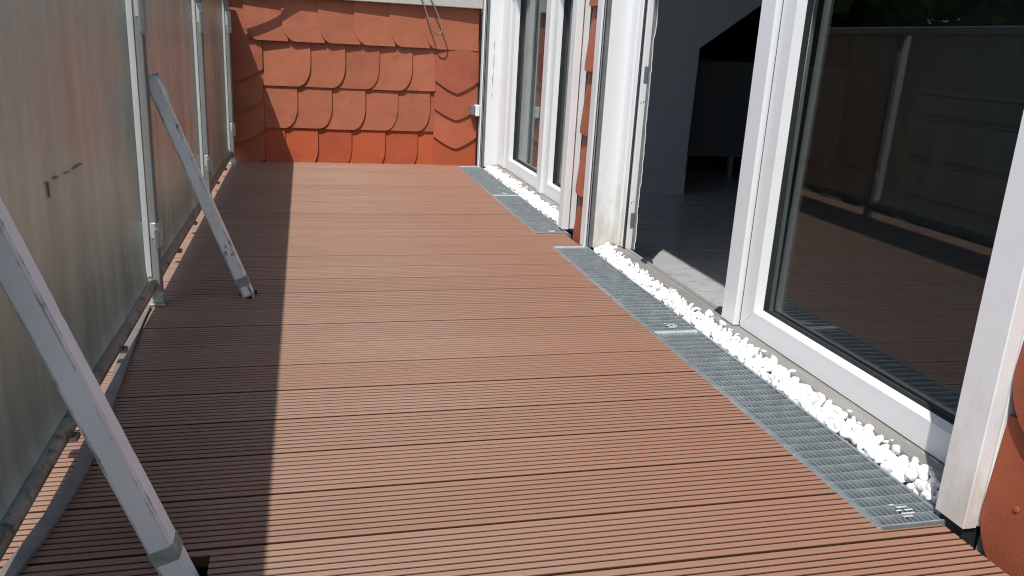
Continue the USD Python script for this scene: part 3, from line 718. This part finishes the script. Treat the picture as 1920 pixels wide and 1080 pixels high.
# bent strip lying along the deck edge between the two near posts
cl = curve([(-0.440, 2.375, 0), (-0.430, 2.10, 0), (-0.416, 1.88, 0), (-0.400, 1.62, 0), (-0.393, 1.46, 0), (-0.400, 1.30, 0), (-0.422, 1.125, 0)], 50)
w = 0.0125
left, right = cl - [w, 0, 0], cl + [w, 0, 0]
zt, zb = 0.009, 0.002
v = np.concatenate([left + [0, 0, zt], right + [0, 0, zt], left + [0, 0, zb], right + [0, 0, zb]])
n = len(cl); fs = []
for i in range(n - 1):
    A, B, C_, D = i, n + i, 2 * n + i, 3 * n + i
    for q in ((A, B, B + 1, A + 1), (D, C_, C_ + 1, D + 1), (C_, A, A + 1, C_ + 1), (B, D, D + 1, B + 1)):
        fs += [[q[0], q[1], q[2]], [q[0], q[2], q[3]]]
for e in (0, n - 1):
    fs += [[e, n + e, 3 * n + e], [e, 3 * n + e, 2 * n + e]]
m = trimesh.Trimesh(v, fs, process=False); m.fix_normals()
tag(obj('edging_strip', m, strip_metal, None, smooth=30), 'bent grey brown strip lying on the deck under the railing', 'strip')

# ------------------------------------------------------------------ diagonal braces
def brace(label, top, foot, y_front, wxz, wy, foot_kind):
    a, b = np.array(top, float), np.array(foot, float)           # (x, z)
    L = np.linalg.norm(b - a)
    d = (b - a) / L
    nrm = np.array([-d[1], d[0]])
    if nrm[0] < 0:
        nrm = -nrm
    t = thing('diagonal_brace', label, 'brace', (b[0], y_front + wy / 2, 0))
    T = np.eye(4)
    # local z runs up the bar, local x across it
    up = -d
    T[:3, 0] = [nrm[0], 0, nrm[1]]
    T[:3, 1] = [0, 1, 0]
    T[:3, 2] = [up[0], 0, up[1]]
    if np.linalg.det(T[:3, :3]) < 0:
        T[:3, 1] *= -1
    bar = bb(-wxz / 2, wxz / 2, -wy / 2, wy / 2, 0.012, L, 0.0035)
    bar = bar.subdivide_to_size(0.25)
    bar.apply_transform(T)
    bar.apply_translation([0, 0, b[1]])
    obj('bar', bar, brace_paint, t)
    plate = bb(-wxz / 2 - 0.004, wxz / 2 + 0.004, -0.004, 0.004, L - 0.06, L + 0.012, 0.002)
    plate.apply_transform(T); plate.apply_translation([0, wy / 2 - 0.002, b[1]])
    obj('top_plate', plate, brace_paint, t)
    if foot_kind == 'socket':
        sl = bb(-wxz / 2 - 0.0012, wxz / 2 + 0.0012, -wy / 2 - 0.0012, wy / 2 + 0.0012, 0.140, 0.168, 0.003)
        sl = sl.subdivide_to_size(0.006)
        v = np.array(sl.vertices)
        v += 0.002 * (meshkit.noise(v * 160, 3)[:, None] - 0.5) * np.sign(v)
        sl = trimesh.Trimesh(v, sl.faces, process=False)
        sl.apply_transform(T); sl.apply_translation([0, 0, b[1]])
        obj('sleeve', sl, moss_metal, t, smooth=50, label='flaking green grey weld at the foot')
    else:
        sl = cat(bb(-wxz / 2 - 0.002, wxz / 2 + 0.002, -wy / 2 - 0.002, wy / 2 + 0.002, 0.045, 0.075, 0.003), bb(-wxz / 2 + 0.002, -wxz / 2 + 0.007, -wy / 2 - 0.003, wy / 2 + 0.003, 0.0, 0.045, 0.001),
                 bb(wxz / 2 - 0.007, wxz / 2 - 0.002, -wy / 2 - 0.003, wy / 2 + 0.003, 0.0, 0.045, 0.001))
        sl.apply_transform(T); sl.apply_translation([0, 0, b[1]])
        obj('fork', sl, moss_metal, t)
    return t
brace('white steel brace with chipped paint slanting into a deck hole in the foreground', (-0.416, 0.640), (-0.153, -0.100), 1.088, 0.036, 0.040, 'socket')
brace('white steel brace with chipped paint slanting from the second post to the deck', (-0.398, 0.620), (-0.167, -0.004), 2.440, 0.034, 0.036, 'fork')

# ------------------------------------------------------------------ cable at the end wall, unseen tube that casts a shadow there
cb = curve([(0.66, 5.175, 1.05), (0.690, 5.17, 0.985), (0.712, 5.165, 0.925), (0.735, 5.16, 0.86), (0.765, 5.155, 0.805), (0.795, 5.155, 0.795), (0.812, 5.158, 0.825), (0.800, 5.165, 0.875), (0.775, 5.175, 0.93), (0.74, 5.18, 1.0), (0.72, 5.18, 1.06)], 70)
tag(obj('cable', tube(cb, 0.0042, 8), cable_mat, None, smooth=True), 'thin brownish cable hanging in a loop from the fascia', 'cable')
hs = curve([(-0.420, 5.085, 0.985), (-0.33, 5.11, 0.975), (-0.20, 5.14, 0.99), (-0.08, 5.165, 1.03), (0.03, 5.185, 1.075), (0.10, 5.20, 1.15)], 40)  # out of view, added and shaped to cast the diagonal shadow on the tiles
tag(obj('hose', tube(hs, 0.013, 12), hose_mat, None, smooth=True), 'unseen grey tube from the handrail to the end wall, added to cast the diagonal shadow', 'hose')

# ------------------------------------------------------------------ trees across, seen only as reflections in the panes
def tree(label, x, y, h, cw, seed):
    rg = np.random.default_rng(seed)
    t = thing('tree', label, 'tree', (x, y, -5.2))
    zc = np.linspace(0, h * 0.8, 12)
    tr = np.stack([0.15 * np.sin(zc), 0.12 * np.cos(zc * 0.8), zc], 1)
    ms = [tube(tr, 0.16, 9)]
    cl = []
    for _ in range(16):
        a, zz_, rr = rg.uniform(0, 6.28), rg.uniform(0.4, 0.95) * h, rg.uniform(0.4, 1.0) * cw
        e = np.array([rr * math.cos(a), rr * math.sin(a), zz_])
        s = np.array([0, 0, zz_ * 0.75])
        ms.append(tube(np.linspace(s, e, 5), 0.04, 6)); cl.append(e)
    obj('trunk', cat(*ms), bark, t, smooth=True)
    cen = np.array(cl)[rg.integers(0, len(cl), 9000)] + rg.normal(size=(9000, 3)) * [cw * 0.28, cw * 0.28, h * 0.075]
    d1 = rg.normal(size=(9000, 3)); d1 /= np.linalg.norm(d1, axis=1, keepdims=True)
    d2 = np.cross(d1, rg.normal(size=(9000, 3))); d2 /= np.linalg.norm(d2, axis=1, keepdims=True)
    s = rg.uniform(0.05, 0.11, (9000, 1))
    v = np.stack([cen - d1 * s * 1.6, cen + d2 * s, cen + d1 * s * 1.6, cen - d2 * s], 1).reshape(-1, 3)
    k = np.arange(9000) * 4
    obj('crown', trimesh.Trimesh(v, np.concatenate([np.stack([k, k + 1, k + 2], 1), np.stack([k, k + 2, k + 3], 1)]), process=False), leaf, t)
tree('leafy green tree beyond the railing, the one nearer the camera', -6.0, 7.0, 9.5, 2.4, 3)
tree('leafy green tree beyond the railing, the one farther along', -6.4, 11.5, 10.0, 2.6, 4)
